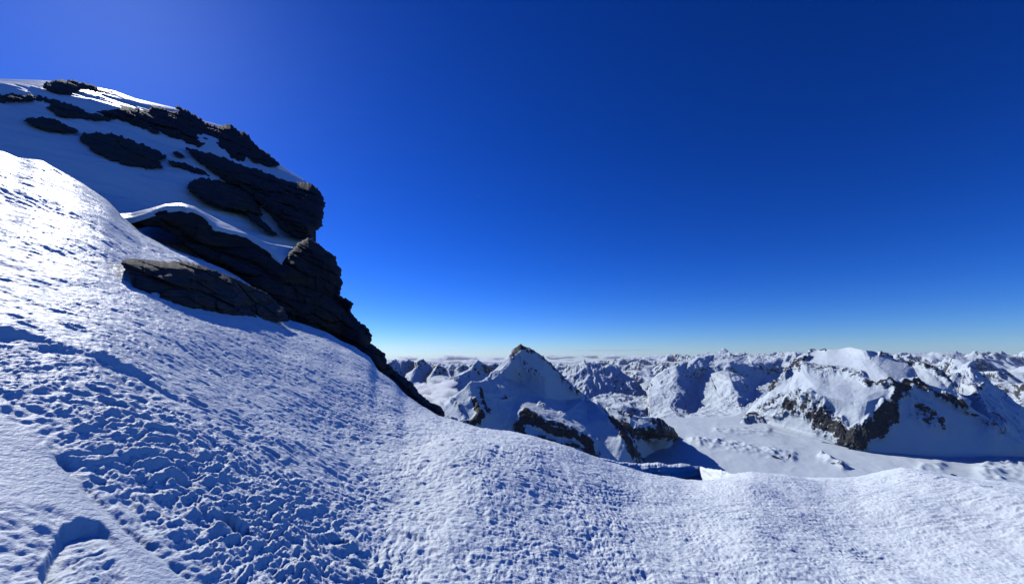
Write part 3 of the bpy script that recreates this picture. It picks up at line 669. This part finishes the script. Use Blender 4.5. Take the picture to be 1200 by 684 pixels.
# glacier plain between the peaks
def gl_rock(px, py):
    r = -.55 + .0 * px
    for l, w, k in (([(815, 519), (850, 524), (880, 529), (925, 535)], 2.4, .75), ([(905, 536), (920, 541), (927, 537)], 2.5, 1.0), ([(963, 537), (975, 544), (990, 549)], 2.6, 1.1), ([(1115, 556), (1122, 558)], 1.8, 1.1), ([(1178, 559), (1195, 565)], 2.2, 1.2)):
        r = r + band(px, py, l, w, k)
    return r
def build_glacier():
    a = np.linspace(-.15, 1.15, 620); r = np.geomspace(1500, 6500, 520); A, R = np.meshgrid(a, r); x, y = R * np.sin(A), R * np.cos(A)
    z = -700. + GT * (y - 3300); px, py = pix(np.stack([x, y, z], -1))
    z = z + 9 * fbm2(x / 600, y / 600, 3, 50) + 3.0 * ridge2(x / 160, y / 200, 3, 54) + .8 * n2(x / 30, y / 36, 59)
    mor = band(px, py, [(812, 517), (850, 522), (880, 528), (928, 535)], 5, 1.0) + band(px, py, [(840, 505), (900, 505)], 5, .45) + band(px, py, [(963, 535), (988, 547)], 4.0, 1.1) + band(px, py, [(1082, 549), (1102, 546)], 7, .55) + band(px, py, [(1160, 552), (1215, 553)], 15, 1.1)
    z = z + mor * (16 + 26 * ridge2(x / 110, y / 130, 3, 57) + 8 * n2(x / 28, y / 32, 58))
    end = np.interp(A, [.2, .42, .5, .62, 1.15], [4000, 4450, 4700, 6300, 6300]); z = z - .9 * np.maximum(0, R - end - 120 * n2(x / 300, y / 300, 60))
    z = z - .25 * np.maximum(0, 2100 - R)
    return mesh_obj('glacier', np.stack([x, y, z], -1), grid_faces(*A.shape), M_GLACIER, None, True, {'rock': gl_rock(px, py)})
tag(build_glacier(), 'wide smooth snow-covered glacier plain between the two nearer peaks', 'glacier', kind='structure')

# broad flat-topped mountain
G_ = lambda x, y: (x, y, gd(x, y), 1)
FOOT = [(862, 497), (896, 497), (930, 506), (960, 516), (985, 523), (1000, 528), (1012, 531), (1030, 533), (1060, 535), (1095, 538), (1150, 538), (1240, 540)]
def up(px, py, s):
    """a point above the foot of the mountain, on ground rising at slope s"""
    fy = float(interp(FOOT, px)); d = gd(px, fy); r = ray(px, fy); z = d * r[2] / math.hypot(r[0], r[1]); r = ray(px, py); t = r[2] / math.hypot(r[0], r[1])
    return (px, py, (z - s * d) / (t - s))
FT = [G_(862, 497), up(877, 481, .7), up(897, 464, .65), up(917, 447, .62), up(931, 430, .62), up(945, 418, .6), up(954, 410.5, .6), up(968, 410, .58), up(988, 409, .56), up(1013, 413.5, .58), up(1030, 416, .6), up(1044, 421, .62), up(1064, 428, .66), up(1087, 433, .7),
      up(1101, 441, .72), up(1110, 450, .75), up(1121, 461, .8), up(1131, 472, .8), up(1149, 488, .8), up(1172, 505, .8), up(1200, 521, .8), G_(1240, 540),                     # 0-21 skyline
      up(945, 427, .62), up(970, 433, .66), up(1000, 440, .7), up(1022, 448, .78), up(1046, 447, .85), up(1000, 420, .6), up(1030, 432, .66), up(1020, 422, .6),                 # 22-29
      up(925, 462, .68), up(955, 455, .75), up(972, 462, .85), up(990, 478, .95), up(1001, 494, 1.05), up(1000, 470, .72), up(1015, 470, .78), up(1010, 492, .85), up(960, 480, .8), up(910, 480, .7), up(940, 490, .8),     # 30-40
      G_(896, 497), G_(930, 506), G_(960, 516), G_(985, 523), G_(1000, 528), G_(1012, 531),                                                                                    # 41-46
      up(1040, 462, 1.0), up(1038, 495, 1.2), G_(1030, 533), up(1075, 442, .72),                                                                                               # 47-50
      up(1062, 449, .82), up(1064, 461, .85), up(1090, 461, .95), up(1092, 474, .95), up(1125, 473, 1.0), up(1127, 484, 1.0), up(1150, 494, 1.0),                                # 51-57
      up(1062, 490, .85), up(1075, 515, .9), up(1110, 508, .9), up(1140, 513, .9), G_(1060, 535), G_(1095, 538), G_(1120, 538), G_(1150, 538), G_(1180, 538), G_(1215, 539)]      # 58-67
FT_HOLD = [k for k, q in enumerate(FT) if len(q) > 3]; FT = [q[:3] for q in FT]; FT_HOLD += [5, 8, 13, 18]
FLAT_LIT = zones(.48, ([(945, 418), (968, 409), (988, 409), (1013, 414), (1024, 424), (1040, 445), (1000, 440), (945, 427)], .70), ([(862, 497), (945, 418), (945, 430), (950, 460), (925, 470), (895, 497)], .80),
                 ([(950, 455), (972, 462), (990, 478), (1001, 494), (1001, 500), (985, 492), (965, 475)], -.1), ([(975, 450), (1020, 450), (1030, 465), (1010, 490), (1000, 490)], .45),
                 ([(1042, 448), (1060, 446), (1128, 472), (1152, 490), (1245, 542), (1215, 540), (1120, 556), (1012, 534), (1000, 528), (1005, 505), (1030, 470)], -.25),
                 ([(1030, 418), (1060, 428), (1110, 452), (1130, 472), (1090, 460), (1060, 448), (1046, 446)], .15), ([(1020, 416), (1032, 418), (1050, 438), (1044, 445)], -.05))
def flat_rock(px, py, N, P):
    r = -.27 + np.clip((.68 - N[:, 2]) * .8, -.1, .2) + .0 * px
    r = r + band(px, py, [(950, 411), (957, 409.5), (966, 410)], 2.2, 1.0) + band(px, py, [(946, 418), (932, 430), (922, 442), (905, 458)], 3.0, .75)
    r = r + band(px, py, [(935, 432), (960, 436), (990, 437), (1010, 443)], 8, .85) + band(px, py, [(1018, 451), (1035, 453), (1046, 450)], 5, .95)
    r = r + .78 * sstep(-4, 8, sdist([(1046, 448), (1060, 447), (1066, 458), (1054, 470), (1052, 490), (1044, 508), (1020, 520), (1004, 528), (985, 522), (990, 505), (1008, 496), (1025, 478), (1032, 468), (1042, 462)], px, py)) + .15 * sstep(-3, 3, sdist([(1046, 448), (1060, 447), (1066, 458), (1054, 470), (1052, 490), (1044, 508), (1020, 520), (1004, 528), (985, 522), (990, 505), (1008, 496), (1025, 478), (1032, 468), (1042, 462)], px, py))
    r = r + band(px, py, [(1060, 449), (1075, 452), (1090, 460), (1108, 467), (1126, 473)], 5.5, 1.0)
    r = r + .72 * sstep(-6, 10, sdist([(1062, 462), (1090, 474), (1108, 492), (1104, 508), (1085, 505), (1065, 490)], px, py))
    r = r + .54 * sstep(-6, 12, sdist([(895, 465), (935, 440), (955, 452), (972, 470), (1000, 495), (1000, 515), (985, 520), (958, 508), (935, 485), (915, 480), (890, 498), (870, 495)], px, py))
    r = r + .25 * sstep(-5, 8, sdist([(940, 478), (970, 480), (1000, 500), (1002, 520), (980, 522), (955, 508)], px, py))
    r = r + band(px, py, [(872, 497), (882, 490), (895, 493)], 5, .6) + band(px, py, [(912, 488), (928, 475), (933, 482)], 5, .55)
    r = r + band(px, py, [(1030, 416), (1045, 421), (1064, 428), (1087, 433)], 2.2, .8) + band(px, py, [(1087, 433), (1103, 443), (1112, 452)], 3.0, .8) + band(px, py, [(1118, 478), (1140, 488), (1155, 496), (1172, 506)], 2.5, .7)
    return r
tag(peak_mesh('broad_mountain', FT, list(range(0, 22)), (2, 3), 2,
              [(500, 12, 'r'), (230, 20, 'r'), (110, 14, 'r'), (52, 8, 'r'), (25, 4, 'r'), (12, 2, 'n')], M_FLAT, flat_rock, gul=(260, 24), calm=.12, still=[(958, 410, 22), (990, 410, 20)], back=1500, drop=900, lit=FLAT_LIT, hold=FT_HOLD, reg=.05,
              edges=[(22, 23), (23, 24), (24, 25), (25, 26), (31, 32), (32, 33), (33, 34), (26, 51), (51, 53), (53, 55), (52, 54), (54, 56), (26, 47), (47, 48), (48, 49)]),
    'broad mountain with a smooth rounded snow top and rocky walls', 'mountain', kind='structure')
# snowy peak to the right of it
NP = [(1095, 470, 6000), (1112, 452, 6150), (1122, 441, 6250), (1131, 436, 6300), (1138, 437, 6300), (1147, 442, 6200), (1158, 450, 6150), (1172, 461, 6050), (1184, 472, 5950), (1200, 484, 5800), (1230, 500, 5600),
      (1125, 455, 5900), (1140, 452, 5850), (1150, 470, 5500), (1160, 486, 5250), (1172, 500, 5050), (1182, 512, 4800), (1150, 500, 5000), (1135, 490, 5100), (1200, 525, 4700), (1120, 480, 5400), (1175, 480, 5700), (1190, 500, 5500)]
tag(peak_mesh('snow_mountain', NP, list(range(0, 11)), (2, 3), 2, [(500, 22, 'r'), (220, 16, 'r'), (100, 10, 'r'), (45, 5, 'r'), (20, 2.5, 'n')], M_FLAT, gul=(300, 26), calm=.5,
              lit=zones(.7, ([(1140, 437), (1150, 442), (1232, 500), (1200, 528), (1175, 515), (1150, 470), (1141, 452)], -.3)), hold=[3, 9, 19],
              rock_fn=lambda px, py, N, P: -.25 + band(px, py, [(1131, 455), (1146, 461), (1152, 452)], 3.5, .8) + band(px, py, [(1144, 470), (1160, 485), (1172, 498)], 6, .75) + band(px, py, [(1147, 442), (1160, 451), (1175, 463)], 2.5, .6), back=1200, drop=900,
              edges=[(4, 12), (12, 13), (13, 14), (14, 15), (15, 16)]),
    'smaller snowy peak at the far right, lit on its left side', 'mountain', kind='structure')
# row of peaks behind the valley cloud on the left
LP = [(430, 440, 8000), (455, 424, 8000), (463, 423, 8000), (472, 425, 8050), (476, 423.5, 8000), (485, 427, 8050), (490, 424.5, 7800), (497, 423, 7600), (504, 428, 7600), (508, 431, 7600), (515, 428.5, 7400), (525, 434, 7400), (532, 436, 7400),
      (540, 430, 7200), (549, 433, 7200), (555, 429, 7000), (562, 424, 6900), (570, 428, 6900), (574, 431, 6900), (582, 427, 6900), (600, 436, 7000), (620, 445, 7000),                                      # 0-21
      (489, 430, 7500), (478, 441, 7100), (486, 431, 7700), (473, 442, 7200), (482, 447, 6800), (497, 446, 6700), (507, 437, 7300), (502, 446, 6900), (510, 432, 7400), (499, 445, 7000), (522, 447, 6600), (518, 440, 6900),   # 22-33
      (552, 434, 6900), (540, 440, 6600), (532, 444, 6300), (529, 455, 5600), (549, 434, 7000), (536, 440, 6700), (529, 446, 6400), (525, 460, 5700), (558, 447, 6200), (570, 440, 6500), (540, 465, 5600), (505, 475, 5700), (600, 470, 6000), (445, 455, 7000),
      (468, 432, 7700), (470, 440, 7400)]
LP_LIT = zones(-.25, ([(490, 424), (491, 430), (478, 443), (472, 443), (485, 429)], .75), ([(514, 429), (511, 434), (502, 448), (497, 446), (508, 433)], .75),
               ([(556, 428), (552, 435), (533, 446), (530, 457), (525, 458), (528, 446), (548, 433)], .75), ([(498, 448), (530, 458), (530, 470), (500, 475)], .5), ([(532, 436), (540, 430), (545, 433), (532, 441)], .3))
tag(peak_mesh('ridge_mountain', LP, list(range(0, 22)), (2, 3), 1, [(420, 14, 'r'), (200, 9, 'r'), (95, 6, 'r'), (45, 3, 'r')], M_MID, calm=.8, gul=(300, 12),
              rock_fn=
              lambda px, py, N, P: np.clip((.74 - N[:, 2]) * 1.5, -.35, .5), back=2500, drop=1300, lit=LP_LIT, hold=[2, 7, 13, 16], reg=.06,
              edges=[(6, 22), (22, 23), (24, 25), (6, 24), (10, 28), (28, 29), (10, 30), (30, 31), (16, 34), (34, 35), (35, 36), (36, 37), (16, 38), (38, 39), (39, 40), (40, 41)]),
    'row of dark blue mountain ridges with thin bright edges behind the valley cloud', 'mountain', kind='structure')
# striped ridge right of the pyramid, and the walled mountain beyond the glacier
RIBBED = [(640, 452, 9200), (648, 444, 9300), (656, 438, 9400), (665, 432, 9500), (676, 431, 9500), (684, 426.5, 9500), (690, 430, 9500), (700, 431.5, 9450), (706, 435, 9400), (716, 434, 9400), (724, 436, 9350), (735, 444, 9250), (745, 452, 9100), (756, 460, 8900), (768, 468, 8700),
      (640, 470, 8000), (655, 464, 8300), (670, 463, 8300), (686, 467, 8000), (700, 469, 8000), (716, 467, 8000), (735, 468, 8000), (752, 472, 8000), (672, 445, 8900), (688, 445, 8900), (705, 450, 8700), (722, 450, 8700), (738, 458, 8500), (684, 485, 7400), (730, 485, 7300), (768, 485, 7400), (640, 485, 7500)]
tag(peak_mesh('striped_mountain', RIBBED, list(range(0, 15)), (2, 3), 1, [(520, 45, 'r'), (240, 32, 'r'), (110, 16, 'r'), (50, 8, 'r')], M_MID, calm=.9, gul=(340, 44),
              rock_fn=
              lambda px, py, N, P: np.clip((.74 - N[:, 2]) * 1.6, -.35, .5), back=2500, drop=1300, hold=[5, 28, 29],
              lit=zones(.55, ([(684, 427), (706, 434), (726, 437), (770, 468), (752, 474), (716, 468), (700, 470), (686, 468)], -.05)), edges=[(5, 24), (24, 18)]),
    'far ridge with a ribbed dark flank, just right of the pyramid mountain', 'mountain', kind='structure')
WP = [(760, 450, 9000), (768, 443, 9300), (778, 437, 9500), (792, 433, 9800), (808, 425, 10200), (822, 422, 10500), (840, 420.5, 10600), (855, 423, 10600), (875, 421, 10600), (895, 420, 10600), (915, 423, 10500), (930, 430, 10200), (945, 440, 9800),   # 0-12
      (765, 476, 7600), (785, 479, 7600), (800, 481, 7500), (820, 484, 7400), (845, 487, 7300), (868, 481, 7400), (885, 475, 7500), (905, 466, 7800), (940, 472, 7600),                                       # 13-21
      (818, 446, 8800), (833, 441, 8900), (854, 438.5, 9000), (817, 463, 8200), (858, 453, 8500), (865, 467, 8000), (845, 468, 7950), (804, 436, 9500), (830, 429, 9900), (856, 428.5, 10000), (880, 428, 10000), (900, 427.5, 10000),
      (793, 443, 9200), (795, 462, 8500), (875, 445, 9300), (885, 458, 8800), (900, 440, 9400), (915, 445, 9200), (775, 458, 8400), (800, 500, 6600), (870, 500, 6600), (930, 490, 7000), (760, 495, 6900)]
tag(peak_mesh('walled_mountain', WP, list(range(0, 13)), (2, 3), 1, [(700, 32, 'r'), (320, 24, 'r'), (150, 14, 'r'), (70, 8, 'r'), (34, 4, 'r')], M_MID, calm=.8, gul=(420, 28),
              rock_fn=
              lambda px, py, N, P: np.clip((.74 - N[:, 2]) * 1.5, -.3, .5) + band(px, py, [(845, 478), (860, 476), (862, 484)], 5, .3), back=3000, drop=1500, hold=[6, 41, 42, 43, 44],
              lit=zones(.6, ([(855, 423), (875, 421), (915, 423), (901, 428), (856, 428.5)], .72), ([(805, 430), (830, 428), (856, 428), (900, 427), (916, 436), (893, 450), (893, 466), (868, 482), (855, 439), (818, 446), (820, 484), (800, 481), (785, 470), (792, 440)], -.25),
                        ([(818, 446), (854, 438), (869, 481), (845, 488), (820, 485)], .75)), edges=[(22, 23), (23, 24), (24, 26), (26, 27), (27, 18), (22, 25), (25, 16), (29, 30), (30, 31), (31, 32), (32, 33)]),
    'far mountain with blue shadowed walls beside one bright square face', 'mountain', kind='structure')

# far ranges out to the horizon
def build_far():
    a = np.linspace(math.radians(-62), math.radians(66), 1300); r = np.geomspace(5600, 62000, 760)
    A, R = np.meshgrid(a, r); x, y = R * np.sin(A), R * np.cos(A)
    wx = 700 * n2(x / 4200, y / 4200, 101) + 200 * n2(x / 1300, y / 1300, 98); wy = 700 * n2(x / 4200, y / 4200, 102) + 200 * n2(x / 1300, y / 1300, 99)
    def rd(k, sd): return 1 - np.abs(n2((x + wx) / k + sd, (y + wy) / k, sd)) * 1.5
    h1 = rd(6400, 103); h2 = rd(3000, 104); h3 = rd(1450, 105); h4 = rd(700, 106); h5 = rd(340, 107); h6 = n2(x / 170, y / 170, 108)
    m1 = np.clip(.25 + h1, .15, 1.1); m2 = np.clip(.3 + .6 * h2, .2, 1)
    h = .58 * h1 + m1 * (.30 * h2 + m2 * .17 * h3); h = h - np.percentile(h, 97)
    big = n2(x / 13000, y / 13000, 110)
    azd = np.degrees(A); low = np.interp(azd, [-30, 8, 16, 24], [1, 1, .5, 0]) * np.interp(R, [5600, 9000, 16000, 62000], [250, 450, 560, 1500])
    top = np.interp(R, [5600, 8000, 12000, 18000, 26000, 40000, 62000], [-900, -640, -460, -280, -150, 10, 220]) - low
    amp = np.interp(R, [5600, 9000, 20000, 62000], [1200, 1700, 1900, 1900])
    z = top + amp * h + 120 * big
    def grad(z): return np.gradient(z, axis=1) / (R * (a[1] - a[0])), np.gradient(z, axis=0) / np.gradient(R, axis=0)
    ga, gr = grad(z); gx, gy = ga * np.cos(A) + gr * np.sin(A), -ga * np.sin(A) + gr * np.cos(A)
    z = z + 125 * np.minimum(1, .35 + np.hypot(gx, gy)) * gullies(x, y, gx, gy, 1250, 5, .5, 5) + 14 * n2(x / 130, y / 130, 108)
    z = z - (x * x + y * y) / (2 * 6371000 * 1.16)
    # one lone high peak far off
    q = at(848, 406.5, 46000.); dd = np.hypot(x - q[0], y - q[1]); z = np.maximum(z, q[2] - 25 - .95 * dd * (1 + .15 * n2(x / 900, y / 900, 120)))
    P = np.stack([x, y, z], -1)
    sl = np.hypot(*grad(z))
    rock = np.clip((sl - .58) * .9, -.25, .55)
    return mesh_obj('mountain_range', P, grid_faces(*A.shape), M_FAR, None, True, {'rock': rock})
tag(build_far(), 'endless far snowy mountain ranges fading towards the horizon', 'mountains', kind='structure')

# ------------------------------------------------------------------ clouds and haze
def cloud_mat(name, density, g):
    m = bpy.data.materials.new(name); m.use_nodes = True; t = m.node_tree; t.nodes.clear()
    v = add(t, 'ShaderNodeVolumePrincipled'); v.inputs['Color'].default_value = (.965, .985, 1, 1); v.inputs['Density'].default_value = density; v.inputs['Anisotropy'].default_value = g
    o = add(t, 'ShaderNodeOutputMaterial'); t.links.new(v.outputs[0], o.inputs['Volume']); return m
def fuse(o, size):
    """melt overlapping puffs into one closed skin"""
    md = o.modifiers.new('fuse', 'REMESH'); md.mode = 'VOXEL'; md.voxel_size = size
    dg = bpy.context.evaluated_depsgraph_get(); me = bpy.data.meshes.new_from_object(o.evaluated_get(dg)); o.modifiers.clear(); old = o.data; o.data = me; bpy.data.meshes.remove(old); return o
def ico(n):
    import bmesh
    bm = bmesh.new(); bmesh.ops.create_icosphere(bm, subdivisions=n, radius=1); bm.verts.ensure_lookup_table()
    V = np.array([v.co[:] for v in bm.verts]); T = np.array([[v.index for v in f.verts] for f in bm.faces]); bm.free(); return V, T
def puffs(name, spots, mat, sub=5, seed=0, oct=4):
    """billowing cloud: heaps of rounded puffs, each (px, py, distance, half width in px, half height in px, half depth in m)"""
    V0, T0 = ico(sub); Vs, Ts = [], []; k = 0
    for i, (px, py, d, w, h, dep) in enumerate(spots):
        c = at(px, py, d); u = c / np.linalg.norm(c); rt = np.array([u[1], -u[0], 0]) / math.hypot(u[0], u[1]); f = np.array([u[0], u[1], 0]) / math.hypot(u[0], u[1])
        s = np.linalg.norm(c) / FPX
        q = V0 * 1.0; n = 0; a = .42
        for o in range(oct): n = n + a * (np.abs(n3(q * (1.5 * 2 ** o), seed + i * 3 + o)) * 2 - .5); a *= .52
        q = q * (1 + n)[:, None]; q[:, 2] = np.where(q[:, 2] < 0, q[:, 2] * .6, q[:, 2])
        Vs.append(c + q[:, :1] * rt * w * s + q[:, 1:2] * f * dep + q[:, 2:] * np.array([0, 0, 1.]) * h * s); Ts.append(T0 + k); k += len(V0)
    return mesh_obj(name, np.concatenate(Vs), np.concatenate(Ts), mat)
tag(fuse(puffs('valley_cloud', [(512, 458, 5900, 17, 9, 260), (500, 462, 5700, 14, 9, 230), (522, 462, 5500, 13, 8, 200), (510, 470, 5300, 16, 9, 220), (492, 455, 5900, 10, 6, 180), (525, 450, 6100, 9, 5, 180), (500, 472, 5200, 18, 9, 200), (518, 474, 4900, 14, 8, 160)], cloud_mat('valley_cloud', .012, .35), 5, 200), 14.),
    'white billowing cloud filling the valley left of the pyramid mountain', 'cloud', kind='stuff')
_cr = np.random.RandomState(4); sp_ = []
for cx, w in ((474, 12), (522, 15), (553, 12), (576, 15), (600, 12), (540, 18), (665, 14), (690, 12), (650, 12), (715, 14), (745, 14), (775, 14)):
    right = cx > 620
    for j in range(3):
        sp_.append((cx + _cr.uniform(-.6, .6) * w, (417.5 if right else 419.5) + _cr.uniform(-.5, 2.5), 70000 + _cr.uniform(0, 9000), w * _cr.uniform(.5, .8), _cr.uniform(1.4, 3.2) * (.7 if right else 1), 2200))
for cx in range(455, 800, 22): sp_.append((cx, 424.5, 68000 + _cr.uniform(0, 3000), 22, 2.6, 3000))
tag(fuse(puffs('cloud_bank', sp_, cloud_mat('bank_cloud', .0035, .25), 4, 260), 90.), 'row of small white cumulus clouds lying along the horizon', 'clouds', kind='stuff')
m = cloud_mat('thin_cloud', 2.6e-5, .6)
V0, T0 = ico(5)
def streak(px, py, d, w, h, dep, seed, label):
    c = at(px, py, d); u = c / np.linalg.norm(c); rt = np.array([u[1], -u[0], 0]) / math.hypot(u[0], u[1]); f = np.array([-rt[1], rt[0], 0]); s = np.linalg.norm(c) / FPX
    q = V0 * (1 + .18 * fbm3(V0 * 2.2, 4, seed))[:, None]
    tag(mesh_obj('cloud_streak', c + q[:, :1] * rt * w * s + q[:, 1:2] * f * dep + q[:, 2:] * np.array([0, 0, 1.]) * h * s, T0, m), label, 'cloud', kind='stuff')
streak(500, 404, 110000, 62, 1.3, 9000, 301, 'long thin pale cloud streak above the horizon beside the crag tip')
streak(715, 410.5, 110000, 55, 1.0, 9000, 302, 'faint thin cloud streak above the horizon right of the pyramid summit')

def haze_box(x0, x1, y0, y1, z0, z1, density):
    V = [(x, y, z) for x in (x0, x1) for y in (y0, y1) for z in (z0, z1)]
    F = [(0, 1, 3, 2), (4, 6, 7, 5), (0, 4, 5, 1), (2, 3, 7, 6), (0, 2, 6, 4), (1, 5, 7, 3)]
    m = bpy.data.materials.new('haze_air'); m.use_nodes = True; t = m.node_tree; t.nodes.clear()
    v = add(t, 'ShaderNodeVolumePrincipled'); v.inputs['Color'].default_value = (.72, .83, 1, 1); v.inputs['Density'].default_value = density; v.inputs['Anisotropy'].default_value = .2
    o = add(t, 'ShaderNodeOutputMaterial'); t.links.new(v.outputs[0], o.inputs['Volume'])
    return mesh_obj('haze', V, F, m, None, False)
tag(haze_box(-57000, 60000, -4000, 63000, -5200, 700, 4e-6), 'pale blue haze in the air over the far mountains', 'haze', kind='stuff')
